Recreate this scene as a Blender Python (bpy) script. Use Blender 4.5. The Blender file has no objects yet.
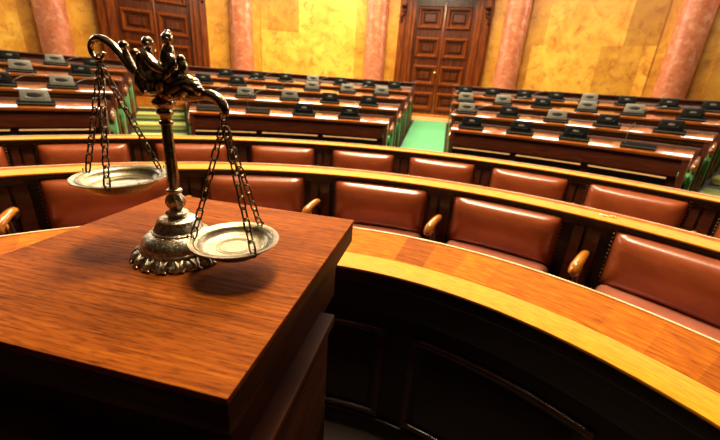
import bpy, bmesh, math, random
from mathutils import Vector, Matrix
random.seed(7)
S = bpy.context.scene
COL = S.collection
PI = math.pi
R = math.radians
OX, OY = -0.32, -0.10            # centre of the semicircular chamber

# ------------------------------------------------------------------ materials
def mat(name):
    m = bpy.data.materials.new(name); m.use_nodes = True
    nt = m.node_tree
    return m, nt, nt.nodes['Principled BSDF']

def setp(b, **k):
    for n, v in k.items():
        b.inputs[n.replace('_', ' ')].default_value = v

def ramp(nt, fac, stops):
    r = nt.nodes.new('ShaderNodeValToRGB')
    el = r.color_ramp.elements
    while len(el) < len(stops): el.new(0.5)
    for e, (p, c) in zip(el, stops):
        e.position = p; e.color = (c[0], c[1], c[2], 1)
    nt.links.new(fac, r.inputs[0])
    return r.outputs[0]

def coords(nt, scale, uv=False):
    t = nt.nodes.new('ShaderNodeTexCoord'); mp = nt.nodes.new('ShaderNodeMapping')
    mp.inputs['Scale'].default_value = scale
    nt.links.new(t.outputs['UV' if uv else 'Object'], mp.inputs[0])
    return mp.outputs[0]

def noise(nt, vec, scale, detail=4, rough=.55, dist=0.):
    n = nt.nodes.new('ShaderNodeTexNoise')
    n.inputs['Scale'].default_value = scale; n.inputs['Detail'].default_value = detail
    n.inputs['Roughness'].default_value = rough; n.inputs['Distortion'].default_value = dist
    nt.links.new(vec, n.inputs['Vector'])
    return n.outputs['Fac']

def mixc(nt, fac, a, b, mode='MIX'):
    m = nt.nodes.new('ShaderNodeMix'); m.data_type = 'RGBA'; m.blend_type = mode
    for sock, v in ((m.inputs[0], fac), (m.inputs[6], a), (m.inputs[7], b)):
        if isinstance(v, (int, float)): sock.default_value = v
        elif isinstance(v, tuple): sock.default_value = (*v, 1)
        else: nt.links.new(v, sock)
    return m.outputs[2]

def bump(nt, b, h, strength=.2, dist=.002):
    n = nt.nodes.new('ShaderNodeBump'); n.inputs['Strength'].default_value = strength
    n.inputs['Distance'].default_value = dist
    nt.links.new(h, n.inputs['Height']); nt.links.new(n.outputs[0], b.inputs['Normal'])

def wood(name, c1, c2, c3, grain=(2, 40, 40), scale=1., rough=.3, uv=False, coat=.3, segs=None, bmp=.06, spec=.5):
    m, nt, b = mat(name)
    v = coords(nt, grain, uv)
    n = noise(nt, v, scale, 6, .6, .4)
    c = ramp(nt, n, [(.3, c1), (.52, c2), (.72, c3)])
    if segs:                                   # radial veneer leaves, each of its own tone
        t = nt.nodes.new('ShaderNodeTexCoord'); sx = nt.nodes.new('ShaderNodeSeparateXYZ')
        nt.links.new(t.outputs['UV'], sx.inputs[0])
        mu = nt.nodes.new('ShaderNodeMath'); mu.operation = 'DIVIDE'; mu.inputs[1].default_value = segs
        nt.links.new(sx.outputs[0], mu.inputs[0])
        fl = nt.nodes.new('ShaderNodeMath'); fl.operation = 'FLOOR'; nt.links.new(mu.outputs[0], fl.inputs[0])
        wn = nt.nodes.new('ShaderNodeTexWhiteNoise'); wn.noise_dimensions = '1D'
        nt.links.new(fl.outputs[0], wn.inputs['W'])
        tone = ramp(nt, wn.outputs['Value'], [(0., (.62, .55, .5)), (.5, (.9, .85, .8)), (1., (1.15, 1.15, 1.1))])
        c = mixc(nt, 1., c, tone, 'MULTIPLY')
    nt.links.new(c, b.inputs['Base Color'])
    setp(b, Roughness=rough, Coat_Weight=coat, Coat_Roughness=.12, Specular_IOR_Level=spec)
    bump(nt, b, n, bmp, .002)
    return m

def plain(name, c, rough=.5, metal=0., coat=0., nscale=30, var=.25, spec=.5):
    m, nt, b = mat(name)
    n = noise(nt, coords(nt, (1, 1, 1)), nscale, 4)
    lo = tuple(x * (1 - var) for x in c); hi = tuple(min(1, x * (1 + var)) for x in c)
    nt.links.new(ramp(nt, n, [(.3, lo), (.7, hi)]), b.inputs['Base Color'])
    setp(b, Roughness=rough, Metallic=metal, Coat_Weight=coat, Specular_IOR_Level=spec)
    return m

def marble(name, base, hi, vein, bricks=False, vscale=2.2, rough=.35):
    m, nt, b = mat(name)
    v = coords(nt, (1, 1, 1))
    n1 = noise(nt, v, vscale, 6, .62, .8)
    n2 = noise(nt, v, vscale * 2.2, 10, .72, .6)
    c = ramp(nt, n1, [(.32, base), (.62, hi)])
    vm = ramp(nt, n2, [(.33, (.8, .8, .8)), (.50, (0, 0, 0))])
    c = mixc(nt, vm, c, vein)
    if bricks:
        t = nt.nodes.new('ShaderNodeTexCoord'); sx = nt.nodes.new('ShaderNodeSeparateXYZ')
        nt.links.new(t.outputs['UV'], sx.inputs[0])
        def mth(op, a, b=None):
            q = nt.nodes.new('ShaderNodeMath'); q.operation = op
            for i, v in enumerate((a, b)):
                if v is None: continue
                if isinstance(v, (int, float)): q.inputs[i].default_value = v
                else: nt.links.new(v, q.inputs[i])
            return q.outputs[0]
        row = mth('FLOOR', mth('DIVIDE', sx.outputs[1], 1.3))
        colm = mth('FLOOR', mth('ADD', mth('DIVIDE', sx.outputs[0], .747), mth('MULTIPLY', row, 1.5)))
        wn = nt.nodes.new('ShaderNodeTexWhiteNoise'); wn.noise_dimensions = '2D'
        cx = nt.nodes.new('ShaderNodeCombineXYZ'); nt.links.new(row, cx.inputs[0]); nt.links.new(colm, cx.inputs[1])
        nt.links.new(cx.outputs[0], wn.inputs['Vector'])
        tone = ramp(nt, wn.outputs['Value'], [(0., (.66, .58, .42)), (.45, (.9, .86, .75)), (.55, (1.1, 1.08, 1.1)), (1., (1.28, 1.3, 1.5))])
        c = mixc(nt, 1., c, tone, 'MULTIPLY')
    nt.links.new(c, b.inputs['Base Color'])
    setp(b, Roughness=rough)
    return m

M = {}
M['lectern'] = None
def lectern_wood():
    m, nt, b = mat('figured_mahogany')
    n = noise(nt, coords(nt, (3.0, 95, 95)), 1.5, 8, .72, .25)
    n2 = noise(nt, coords(nt, (1.2, 9, 9)), 1.4, 3, .5, .2)
    w = noise(nt, coords(nt, (30, 240, 240)), 1., 2, .5, 0.)           # short dark pores along the grain
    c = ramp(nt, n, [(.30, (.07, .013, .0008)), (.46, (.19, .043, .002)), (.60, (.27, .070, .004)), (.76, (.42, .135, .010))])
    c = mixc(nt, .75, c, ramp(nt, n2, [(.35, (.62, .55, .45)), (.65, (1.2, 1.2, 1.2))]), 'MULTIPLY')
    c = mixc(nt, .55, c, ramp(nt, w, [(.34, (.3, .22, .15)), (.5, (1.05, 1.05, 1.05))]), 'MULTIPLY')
    nt.links.new(c, b.inputs['Base Color'])
    setp(b, Roughness=.6, Specular_IOR_Level=.04)
    bump(nt, b, n, .1, .002)
    return m
M['lectern'] = lectern_wood()
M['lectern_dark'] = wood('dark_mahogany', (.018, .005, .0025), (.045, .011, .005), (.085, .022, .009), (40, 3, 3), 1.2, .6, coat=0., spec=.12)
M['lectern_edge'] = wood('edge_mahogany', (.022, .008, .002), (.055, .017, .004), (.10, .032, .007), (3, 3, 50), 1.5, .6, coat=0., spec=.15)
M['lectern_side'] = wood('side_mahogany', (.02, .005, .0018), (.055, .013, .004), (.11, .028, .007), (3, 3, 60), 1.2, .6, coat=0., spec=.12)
M['desk_top'] = wood('veneer_desk_top', (.23, .050, .001), (.39, .108, .002), (.53, .18, .004), (3, 16, 1), 4., .6, True, 0., segs=.13, spec=.05)
M['desk_band'] = wood('golden_band', (.44, .15, .003), (.62, .25, .005), (.76, .35, .011), (6, 60, 1), 3., .5, True, .0, spec=.15)
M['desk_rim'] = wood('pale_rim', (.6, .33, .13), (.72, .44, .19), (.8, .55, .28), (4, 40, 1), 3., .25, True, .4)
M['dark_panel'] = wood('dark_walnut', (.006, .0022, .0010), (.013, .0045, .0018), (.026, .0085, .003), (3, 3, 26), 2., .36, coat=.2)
M['moulding'] = wood('moulding_walnut', (.03, .009, .003), (.06, .018, .005), (.10, .032, .009), (3, 3, 26), 2., .25, coat=.5)  # walnut lightened to put the highlights of the mouldings into the colour
M['red_wood'] = wood('red_brown_wood', (.032, .0055, .0018), (.070, .012, .0032), (.12, .025, .006), (3, 3, 26), 2., .33, coat=.25)
M['bench_top'] = wood('bench_top_wood', (.16, .032, .004), (.27, .066, .008), (.37, .11, .016), (5, 40, 1), 2., .16, True, .8)
M['door'] = wood('door_wood', (.036, .006, .0007), (.075, .014, .0014), (.125, .028, .003), (16, 16, 1.6), 2., .27, coat=.5)
M['door_frame'] = wood('door_frame_wood', (.080, .014, .0013), (.155, .032, .0026), (.24, .060, .006), (16, 16, 1.6), 2., .27, coat=.5)
M['arm'] = wood('golden_arm_wood', (.28, .085, .008), (.42, .14, .014), (.54, .21, .028), (8, 8, 40), 1., .22, coat=.5)
M['bench_arm'] = wood('brown_arm_wood', (.12, .035, .012), (.22, .065, .018), (.34, .12, .03), (8, 8, 40), 1., .22, coat=.5)
M['leather'] = None
def leather(name, c1, c2, rough):
    m, nt, b = mat(name)
    v = coords(nt, (1, 1, 1))
    n = noise(nt, v, 9, 5, .6, .3)
    nt.links.new(ramp(nt, n, [(.3, c1), (.7, c2)]), b.inputs['Base Color'])
    g = noise(nt, v, 260, 2)
    setp(b, Roughness=rough, Coat_Weight=.4, Coat_Roughness=.16)
    bump(nt, b, g, .15, .001)
    return m
M['leather'] = leather('red_brown_leather', (.25, .050, .013), (.36, .080, .022), .30)
M['leather_seat'] = leather('seat_leather', (.33, .095, .055), (.44, .15, .09), .4)
M['nail'] = plain('brass_nail', (.55, .33, .12), .35, 1.)
M['brass'] = plain('polished_brass', (.75, .5, .16), .25, 1.)
M['green'] = plain('green_fabric', (.08, .24, .08), .8, nscale=14)
M['carpet'] = plain('green_carpet', (.11, .36, .17), .95, nscale=60, var=.2, spec=.1)
M['carpet_lit'] = plain('green_carpet_lit', (.34, .46, .13), .95, nscale=60, var=.2, spec=.1)  # same green carpet; the yellower, brighter light on the steps put into the colour
M['floor'] = plain('dark_floor', (.02, .007, .003), .5, nscale=5)
M['stone_wall'] = marble('amber_marble', (.50, .20, .012), (.70, .36, .035), (.33, .10, .008))
M['slab'] = marble('slab_marble', (.56, .25, .018), (.76, .43, .05), (.36, .10, .008), bricks=True)
M['pink'] = marble('pink_marble', (.36, .085, .035), (.56, .20, .095), (.68, .38, .22), vscale=4., rough=.28)
M['plaster'] = plain('cream_plaster', (.35, .28, .2), .8, nscale=3, var=.08)
M['black'] = plain('black_plastic', (.005, .0055, .005), .5, nscale=20, spec=.22)
M['black_base'] = plain('matt_black_base', (.004, .0045, .004), .9, nscale=20, spec=.03)
M['grey'] = plain('grey_plastic', (.24, .235, .20), .3, nscale=20, var=.1)
M['glint'] = plain('grey_grip', (.16, .16, .14), .3, nscale=20, var=.1)
M['dark_grip'] = plain('dark_grip', (.03, .03, .028), .35, nscale=20, var=.1)
M['steel'] = plain('base_edge', (.10, .12, .11), .35, nscale=20, var=.1)
def antique(name, lo, hi, bs=90, bstr=.5, rough=.3):
    m, nt, b = mat(name)
    v = coords(nt, (1, 1, 1))
    n = noise(nt, v, bs, 4, .65, .8)
    nt.links.new(ramp(nt, n, [(.36, lo), (.58, hi)]), b.inputs['Base Color'])
    setp(b, Metallic=1., Roughness=rough)
    bump(nt, b, n, bstr, .0015)
    return m
M['antique'] = antique('antique_brass', (.19, .15, .09), (.74, .67, .50), 230, .6, .34)
M['antique_dark'] = antique('darkened_brass', (.06, .045, .025), (.50, .42, .28), 130, .3, .2)
M['pan'] = antique('pan_brass', (.20, .165, .10), (.36, .31, .20), 170, .3, .34)
M['chain'] = antique('chain_metal', (.035, .026, .015), (.12, .09, .05), 160, .2, .3)

# ------------------------------------------------------------------ helpers
def finish(bm, name, m, parent=None, smooth=True, ang=.6):
    bmesh.ops.recalc_face_normals(bm, faces=bm.faces)
    for f in bm.faces: f.smooth = smooth
    if smooth:
        for e in bm.edges:
            if len(e.link_faces) == 2 and e.calc_face_angle(0) > ang: e.smooth = False
    me = bpy.data.meshes.new(name); bm.to_mesh(me); bm.free()
    if m: me.materials.append(m)
    o = bpy.data.objects.new(name, me); COL.objects.link(o)
    if parent: o.parent = parent
    return o

def tag(o, label, cat, group=None, kind=None):
    o['label'] = label; o['category'] = cat
    if group: o['group'] = group
    if kind: o['kind'] = kind
    return o

def empty(name, loc, rz=0, label=None, cat=None, group=None, kind=None):
    o = bpy.data.objects.new(name, None); COL.objects.link(o)
    o.location = loc; o.rotation_euler = (0, 0, rz); o.empty_display_size = .1
    if label: tag(o, label, cat, group, kind)
    return o

def polar(r, az, z=0.):
    return Vector((OX + r * math.sin(R(az)), OY + r * math.cos(R(az)), z))

def proot(name, r, az, z, label=None, cat=None, group=None, kind=None):
    """an Empty on the chamber's circle: local +y points outward"""
    return empty(name, polar(r, az, z), -R(az), label, cat, group, kind)

def copy_tree(o, parent=None):
    c = o.copy(); COL.objects.link(c)
    if parent: c.parent = parent
    for ch in list(o.children): copy_tree(ch, c)
    return c

def rnd(prof, d):
    """chamfer/round every corner of a closed profile by about d"""
    out = []; n = len(prof)
    for i in range(n):
        p = Vector(prof[i]); a = Vector(prof[i - 1]); b = Vector(prof[(i + 1) % n])
        da = min(d, (a - p).length * .45); db = min(d, (b - p).length * .45)
        pa = p + (a - p).normalized() * da; pb = p + (b - p).normalized() * db
        mid = (pa + pb) * .25 + p * .5
        out += [tuple(pa), tuple(mid), tuple(pb)]
    return out

def arc_bm(bm, prof, a0, a1, r0, step=1.5, closed=True, z0=0.):
    """sweep profile (r,z) round the chamber centre from a0 to a1 (deg, relative); local origin sits at radius r0"""
    uvl = bm.loops.layers.uv.verify()
    n = max(1, int(abs(a1 - a0) / step + .99)); k = len(prof)
    rm = sum(p[0] for p in prof) / k
    ln = [0.]
    for i in range(k):
        q = prof[(i + 1) % k]; ln.append(ln[-1] + math.hypot(q[0] - prof[i][0], q[1] - prof[i][1]))
    rows = []
    for i in range(n + 1):
        a = R(a0 + (a1 - a0) * i / n)
        rows.append([bm.verts.new((r * math.sin(a), r * math.cos(a) - r0, z - z0)) for r, z in prof])
    for i in range(n):
        ua = R(a0 + (a1 - a0) * i / n) * rm; ub = R(a0 + (a1 - a0) * (i + 1) / n) * rm
        for j in range(k):
            j2 = (j + 1) % k
            f = bm.faces.new((rows[i][j], rows[i + 1][j], rows[i + 1][j2], rows[i][j2]))
            for lp, uv in zip(f.loops, ((ua, ln[j]), (ub, ln[j]), (ub, ln[j + 1]), (ua, ln[j + 1]))): lp[uvl].uv = uv
    bm.faces.new(rows[0]); bm.faces.new(rows[-1][::-1])
    return bm

def arc(name, prof, a0, a1, r0, m, parent, step=1.5, z0=0.):
    return finish(arc_bm(bmesh.new(), prof, a0, a1, r0, step, True, z0), name, m, parent)

def box_bm(bm, x0, x1, y0, y1, z0, z1, bev=0., M4=None):
    r = bmesh.ops.create_cube(bm, size=1.)
    vs = r['verts']
    for v in vs:
        v.co = Vector((x0 + (v.co.x + .5) * (x1 - x0), y0 + (v.co.y + .5) * (y1 - y0), z0 + (v.co.z + .5) * (z1 - z0)))
    if bev > 0:
        es = list({e for v in vs for e in v.link_edges})
        g = bmesh.ops.bevel(bm, geom=es, offset=bev, segments=2, affect='EDGES', profile=.6)
        vs = list({v for f in g['faces'] for v in f.verts} | {v for v in vs if v.is_valid})
    if M4 is not None:
        for v in vs: v.co = M4 @ v.co
    return bm

def box(name, b, m, parent, bev=.004, M4=None):
    return finish(box_bm(bmesh.new(), *b, bev, M4), name, m, parent)

def lathe_bm(bm, prof, n=48, c=(0, 0), rfn=None, cap=True):
    rows = []
    for r, z in prof:
        row = []
        for i in range(n):
            a = 2 * PI * i / n
            rr = rfn(r, z, a) if rfn else r
            row.append(bm.verts.new((c[0] + rr * math.cos(a), c[1] + rr * math.sin(a), z)))
        rows.append(row)
    for a, b in zip(rows, rows[1:]):
        for i in range(n):
            bm.faces.new((a[i], a[(i + 1) % n], b[(i + 1) % n], b[i]))
    if cap:
        bm.faces.new(rows[0][::-1]); bm.faces.new(rows[-1])
    return bm

def spline(pts, sub=5):
    P = [Vector(p) for p in pts]; out = []
    for i in range(len(P) - 1):
        p0 = P[max(i - 1, 0)]; p1 = P[i]; p2 = P[i + 1]; p3 = P[min(i + 2, len(P) - 1)]
        for k in range(sub):
            t = k / sub
            out.append(.5 * ((2 * p1) + (p2 - p0) * t + (2 * p0 - 5 * p1 + 4 * p2 - p3) * t * t + (3 * p1 - p0 - 3 * p2 + p3) * t ** 3))
    out.append(P[-1]); return out

def tube_bm(bm, pts, radii, n=8, sub=5, closed=False, flat=1.):
    if not closed:
        q = spline([(*p, r) if False else p for p in pts], sub)
        if isinstance(radii, (int, float)): rr = [radii] * len(q)
        else:
            rr = []
            m = len(radii) - 1
            for i in range(len(q)):
                t = i / (len(q) - 1) * m; k = min(int(t), m - 1); rr.append(radii[k] + (radii[k + 1] - radii[k]) * (t - k))
    else:
        q = [Vector(p) for p in pts]; rr = [radii] * len(q)
    L = len(q); rows = []; prev = None
    for i in range(L):
        t = (q[(i + 1) % L] - q[i - 1]) if closed else (q[min(i + 1, L - 1)] - q[max(i - 1, 0)])
        t.normalize()
        if prev is None:
            u = t.orthogonal().normalized()
        else:
            u = prev - t * prev.dot(t); u = u.normalized() if u.length > 1e-6 else t.orthogonal().normalized()
        prev = u; w = t.cross(u)
        rows.append([bm.verts.new(q[i] + (u * math.cos(2 * PI * k / n) + w * math.sin(2 * PI * k / n) * flat) * rr[i]) for k in range(n)])
    for i in range(L if closed else L - 1):
        a = rows[i]; b = rows[(i + 1) % L]
        for k in range(n): bm.faces.new((a[k], a[(k + 1) % n], b[(k + 1) % n], b[k]))
    if not closed:
        bm.faces.new(rows[0][::-1]); bm.faces.new(rows[-1])
    return bm

def ball_bm(bm, c, r, sc=(1, 1, 1), u=12, v=8, M4=None):
    g = bmesh.ops.create_uvsphere(bm, u_segments=u, v_segments=v, radius=r)
    for w in g['verts']:
        p = Vector((w.co.x * sc[0], w.co.y * sc[1], w.co.z * sc[2]))
        if M4 is not None: p = M4 @ p
        w.co = p + Vector(c)
    return bm

# ------------------------------------------------------------------ camera (about 18 mm wide-angle, pitched down, slightly rolled)
pit, rol = R(20.5), R(4.1)
F = Vector((0, math.cos(pit), -math.sin(pit))); up = Vector((0, math.sin(pit), math.cos(pit))); rt = Vector((1, 0, 0))
RX = rt * math.cos(rol) + up * math.sin(rol); UY = up * math.cos(rol) - rt * math.sin(rol)
cd = bpy.data.cameras.new('camera'); cam = bpy.data.objects.new('camera', cd); COL.objects.link(cam)
cam.matrix_world = Matrix(((RX.x, UY.x, -F.x, 0), (RX.y, UY.y, -F.y, 0), (RX.z, UY.z, -F.z, 1.5), (0, 0, 0, 1)))
cd.sensor_width = 36; cd.lens = 353.5 / 720 * 36; cd.clip_start = .02; cd.clip_end = 60
cd.dof.use_dof = True; cd.dof.focus_distance = .76; cd.dof.aperture_fstop = 4.6
S.camera = cam

# ------------------------------------------------------------------ the room
def struct(o):
    o['kind'] = 'structure'; return o

RW = 9.9
fl = struct(finish(lathe_bm(bmesh.new(), [(0.001, -.2), (10.2, -.2), (10.2, .82), (8.7, .82), (4.5, .25), (2.72, .25), (2.72, .20), (1.80, .20), (1.80, 0), (0.001, 0)], 96, (OX, OY), cap=False), 'floor', M['floor']))

wb = bmesh.new()
arc_bm(wb, [(RW, .7), (RW, 6.4), (RW + .25, 6.4), (RW + .25, .7)], -60, 64, 0, 1.5)
for v in wb.verts: v.co += Vector((OX, OY, 0))
wall = struct(finish(wb, 'wall_back', M['stone_wall']))
def wall_slab(a0, a1):
    bm = bmesh.new()
    k = R(a1 - a0) * RW
    prof = [(RW - .03, 1.35), (RW - .03, 6.3), (RW + .02, 6.3), (RW + .02, 1.35)]
    uvl = bm.loops.layers.uv.verify()
    n = 9; rows = []
    for i in range(n + 1):
        a = R(a0 + (a1 - a0) * i / n)
        rows.append([bm.verts.new((OX + r * math.sin(a), OY + r * math.cos(a), z)) for r, z in prof])
    for i in range(n):
        for j in range(4):
            j2 = (j + 1) % 4
            f = bm.faces.new((rows[i][j], rows[i + 1][j], rows[i + 1][j2], rows[i][j2]))
            for lp, (ii, zz) in zip(f.loops, ((i, prof[j][1]), (i + 1, prof[j][1]), (i + 1, prof[j2][1]), (i, prof[j2][1]))):
                lp[uvl].uv = (k * ii / n + a0 * 3.0 * .747, zz - 1.35)
    bm.faces.new(rows[0]); bm.faces.new(rows[-1][::-1])
    o = finish(bm, 'wall_panel', M['slab'], wall)
    return o
for a0, a1 in ((-53.5, -40.3), (-13.9, -.7), (23.4, 36.6), (42, 55)): wall_slab(a0, a1)
cb = bmesh.new()
for a0, a1 in ((-60, -33.3), (-20.7, 5.3), (17.9, 64)):
    arc_bm(cb, [(RW - .12, 1.0), (RW - .12, 1.2), (RW - .06, 1.26), (RW, 1.26), (RW, 1.0)], a0, a1, 0)
for v in cb.verts: v.co += Vector((OX, OY, 0))
struct(finish(cb, 'baseboard_back', M['stone_wall']))
struct(finish(lathe_bm(bmesh.new(), [(.01, 6.4), (10.3, 6.4), (10.3, 6.5), (.01, 6.5)], 64, (OX, OY), cap=False), 'ceiling', M['plaster']))

# marble columns
cols = [(-37.4, 'pink marble column on the far left, left of the left door'),
        (-16.5, 'pink marble column just right of the left door'),
        (2.3, 'pink marble column left of the middle door'),
        (20.9, 'pink marble column just right of the middle door'),
        (39.1, 'pink marble column on the far right of the back wall')]
for az, lab in cols:
    t = proot('marble_column', 9.74, az, .82, lab, 'column')
    finish(lathe_bm(bmesh.new(), [(.262, .55), (.262, 1.3), (.256, 3.2), (.245, 5.5)], 40), 'shaft', M['pink'], t)
    finish(lathe_bm(bmesh.new(), [(.36, 0), (.36, .28), (.345, .3), (.35, .36), (.33, .42), (.29, .45), (.30, .49), (.28, .55)], 40), 'column_base', M['pink'], t)

# doors
def panel_door(num, az, hw, lw, label):
    """local: x along the wall, -y toward the hall"""
    t = proot('door_%d' % num, 9.80, az, .82, label, 'door', kind='structure')
    zt = 2.86                      # leaf top above the landing
    for s in (-1, 1):
        bm = bmesh.new()
        x0, x1 = lw, hw; st = (x1 - x0) / 4
        prof = [(x0, .1), (x0, -.14), (x0 + st * .8, -.14), (x0 + st * .9, -.19), (x0 + st * 1.6, -.19), (x0 + st * 1.7, -.14),
                (x0 + st * 2.3, -.14), (x0 + st * 2.4, -.23), (x0 + st * 3.4, -.23), (x0 + st * 3.5, -.17), (x1, -.17), (x1, .1)]
        lo = [bm.verts.new((s * x, y, 0)) for x, y in prof]; hi = [bm.verts.new((s * x, y, 4.0)) for x, y in prof]
        for i in range(len(prof)):
            j = (i + 1) % len(prof); bm.faces.new((lo[i], lo[j], hi[j], hi[i]))
        bm.faces.new(lo); bm.faces.new(hi)
        finish(bm, 'door_jamb', M['door_frame'], t, False)
    bm = bmesh.new()
    box_bm(bm, -lw, lw, -.16, .1, zt, 4.0, .01); box_bm(bm, -hw - .1, hw + .1, -.42, .1, 4.0, 4.2, .02)
    box_bm(bm, -hw, hw, -.44, .05, 2.86, 3.0, .02)
    finish(bm, 'door_lintel', M['door_frame'], t)
    bm = bmesh.new()
    box_bm(bm, -lw, lw, -.05, .1, .09, .16, .008)
    finish(bm, 'kick_board', M['arm'], t)
    bm = bmesh.new(); box_bm(bm, -lw + .01, lw - .01, -.34 if num == 2 else -1.15, .1, -.1, .10, .01)
    finish(bm, 'door_sill', M['desk_rim' if num == 2 else 'arm'], t)
    for s in (-1, 1):
        bm = bmesh.new()
        xa, xb = (-lw, -.002) if s < 0 else (.002, lw)
        yf = -.015
        # panels cut into the leaf: each a recess with a raised field
        px0, px1 = (xa + .10, xb - .08) if s < 0 else (xa + .08, xb - .10)
        rows = [(.30, .64), (.88, 1.26), (1.50, 1.88), (2.13, 2.53)]
        def rect(a, b, c, d, y): return [bm.verts.new((a, y, c)), bm.verts.new((b, y, c)), bm.verts.new((b, y, d)), bm.verts.new((a, y, d))]
        zs = [.16] + [z for r in rows for z in r] + [zt]
        def quad(a, b, c, d):
            bm.faces.new(rect(a, b, c, d, yf))
        quad(xa, px0, .16, zt); quad(px1, xb, .16, zt)
        for i in range(0, len(zs), 2): quad(px0, px1, zs[i], zs[i + 1])
        mb = bmesh.new()
        def mrect(a, b, c, d, y): return [mb.verts.new((a, y, c)), mb.verts.new((b, y, c)), mb.verts.new((b, y, d)), mb.verts.new((a, y, d))]
        for z0, z1 in rows:
            loops = [rect(px0 + i_, px1 - i_, z0 + i_, z1 - i_, y) for i_, y in ((0, yf), (.055, yf + .03), (.085, yf + .03), (.125, yf - .012))]
            for a, b in zip(loops, loops[1:]):
                for i in range(4):
                    bm.faces.new((a[i], a[(i + 1) % 4], b[(i + 1) % 4], b[i]))
            bm.faces.new(loops[-1])
            ml = [mrect(px0 + i_, px1 - i_, z0 + i_, z1 - i_, y) for i_, y in ((-.045, yf + .002), (-.042, yf - .012), (-.008, yf - .05), (.008, yf - .05), (.055, yf + .012), (.058, yf + .034))]
            for a, b in zip(ml, ml[1:]):
                for i in range(4):
                    mb.faces.new((a[i], a[(i + 1) % 4], b[(i + 1) % 4], b[i]))
        bm.faces.new(rect(xa, xb, .16, zt, .06))
        for f in bm.faces: f.smooth = False
        bmesh.ops.recalc_face_normals(bm, faces=bm.faces)
        for f in bm.faces:
            if f.normal.y > .9 and abs(f.calc_center_median().y - .06) > .01: f.normal_flip()
        me = bpy.data.meshes.new('door_leaf'); bm.to_mesh(me); bm.free(); me.materials.append(M['door'])
        lf = bpy.data.objects.new('door_leaf', me); COL.objects.link(lf); lf.parent = t
        finish(mb, 'panel_moulding', M['door_frame'], lf, False)  # lighter frame wood puts the lit bevels into the colour
        if s < 0:
            hb = bmesh.new()
            box_bm(hb, -.09, -.045, yf - .012, yf, 1.0, 1.24, .005)
            ball_bm(hb, (-.067, yf - .06, 1.13), .038)
            tube_bm(hb, [(-.067, yf, 1.13), (-.067, yf - .05, 1.13)], .014)
            finish(hb, 'door_handle', M['brass'], lf)
            box('meeting_strip', (-.022, .022, yf - .022, yf + .01, .16, zt), M['door_frame'], lf, .006)
    for s in (-1, 1):
        bm = bmesh.new(); x = s * (hw - .12)
        ball_bm(bm, (x, -.27, 2.52), .075, (1, .8, .6)); ball_bm(bm, (x, -.25, 2.42), .05, (1, .8, 1.2))
        tube_bm(bm, [(x, -.20, 2.32), (x, -.26, 2.36), (x + s * .05, -.28, 2.3), (x + s * .06, -.25, 2.24)], [.02, .025, .02, .012])
        ball_bm(bm, (x + s * .05, -.25, 2.22), .03)
        finish(bm, 'carved_rosette', M['lectern_side'], t)
    return t
panel_door(1, -27.0, 1.04, .71, 'left wooden double door behind the head of the scales')
panel_door(2, 11.6, 1.05, .68, 'middle wooden double door at the end of the green carpet')

# ------------------------------------------------------------------ curved front desk
ROW = 'curved_desk'
t = proot(ROW, 1.4, 0, 0, 'nearest curved desk with golden edge band around the lectern', 'desk')
r0 = 1.4; zt = .85
arc('edge_band', rnd([(1.346, zt - .011), (1.346, zt), (1.475, zt), (1.475, zt - .011)], .003), -80, 76, r0, M['desk_band'], t, 1.2)['label'] = 'golden yellow band along the near edge'
arc('desk_top', [(1.475, zt - .036), (1.475, zt), (1.737, zt), (1.737, zt - .036)], -80, 76, r0, M['desk_top'], t, 1.2)
arc('back_rim', rnd([(1.737, zt - .036), (1.737, zt + .005), (1.749, zt + .005), (1.749, zt - .036)], .002), -80, 76, r0, M['desk_rim'], t, 1.2)['label'] = 'pale strip along the back edge'
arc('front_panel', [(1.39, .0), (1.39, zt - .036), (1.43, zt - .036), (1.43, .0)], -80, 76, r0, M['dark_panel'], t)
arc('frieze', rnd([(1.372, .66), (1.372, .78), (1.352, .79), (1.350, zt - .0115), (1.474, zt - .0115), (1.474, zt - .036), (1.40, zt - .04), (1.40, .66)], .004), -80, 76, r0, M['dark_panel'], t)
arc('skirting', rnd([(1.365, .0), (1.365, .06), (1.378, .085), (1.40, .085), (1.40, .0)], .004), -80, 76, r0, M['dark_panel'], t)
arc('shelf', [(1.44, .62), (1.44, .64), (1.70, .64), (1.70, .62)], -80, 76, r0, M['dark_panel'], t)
for c in (-56.5, -25, 6.2, 37.2, 68):
    bm = bmesh.new(); a0, a1 = c - 13.2, min(c + 13.2, 75); w = .028; ww = math.degrees(w / 1.385)
    def mp(z): return rnd([(1.374, z + .006), (1.374, z + w - .006), (1.383, z + w), (1.395, z + w), (1.395, z), (1.383, z)], .003)
    arc_bm(bm, mp(.58 - w), a0, a1, r0, 1.2); arc_bm(bm, mp(.10), a0, a1, r0, 1.2)
    vp = [(1.376, .10), (1.376, .58), (1.395, .58), (1.395, .10)]
    arc_bm(bm, vp, a0, a0 + ww, r0); arc_bm(bm, vp, a1 - ww, a1, r0)
    fr = finish(bm, 'panel_moulding', M['moulding'], t)
    arc('raised_panel', rnd([(1.384, .15), (1.384, .53), (1.40, .53), (1.40, .15)], .008), a0 + 2.2, a1 - 2.2, r0, M['dark_panel'], fr)

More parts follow.
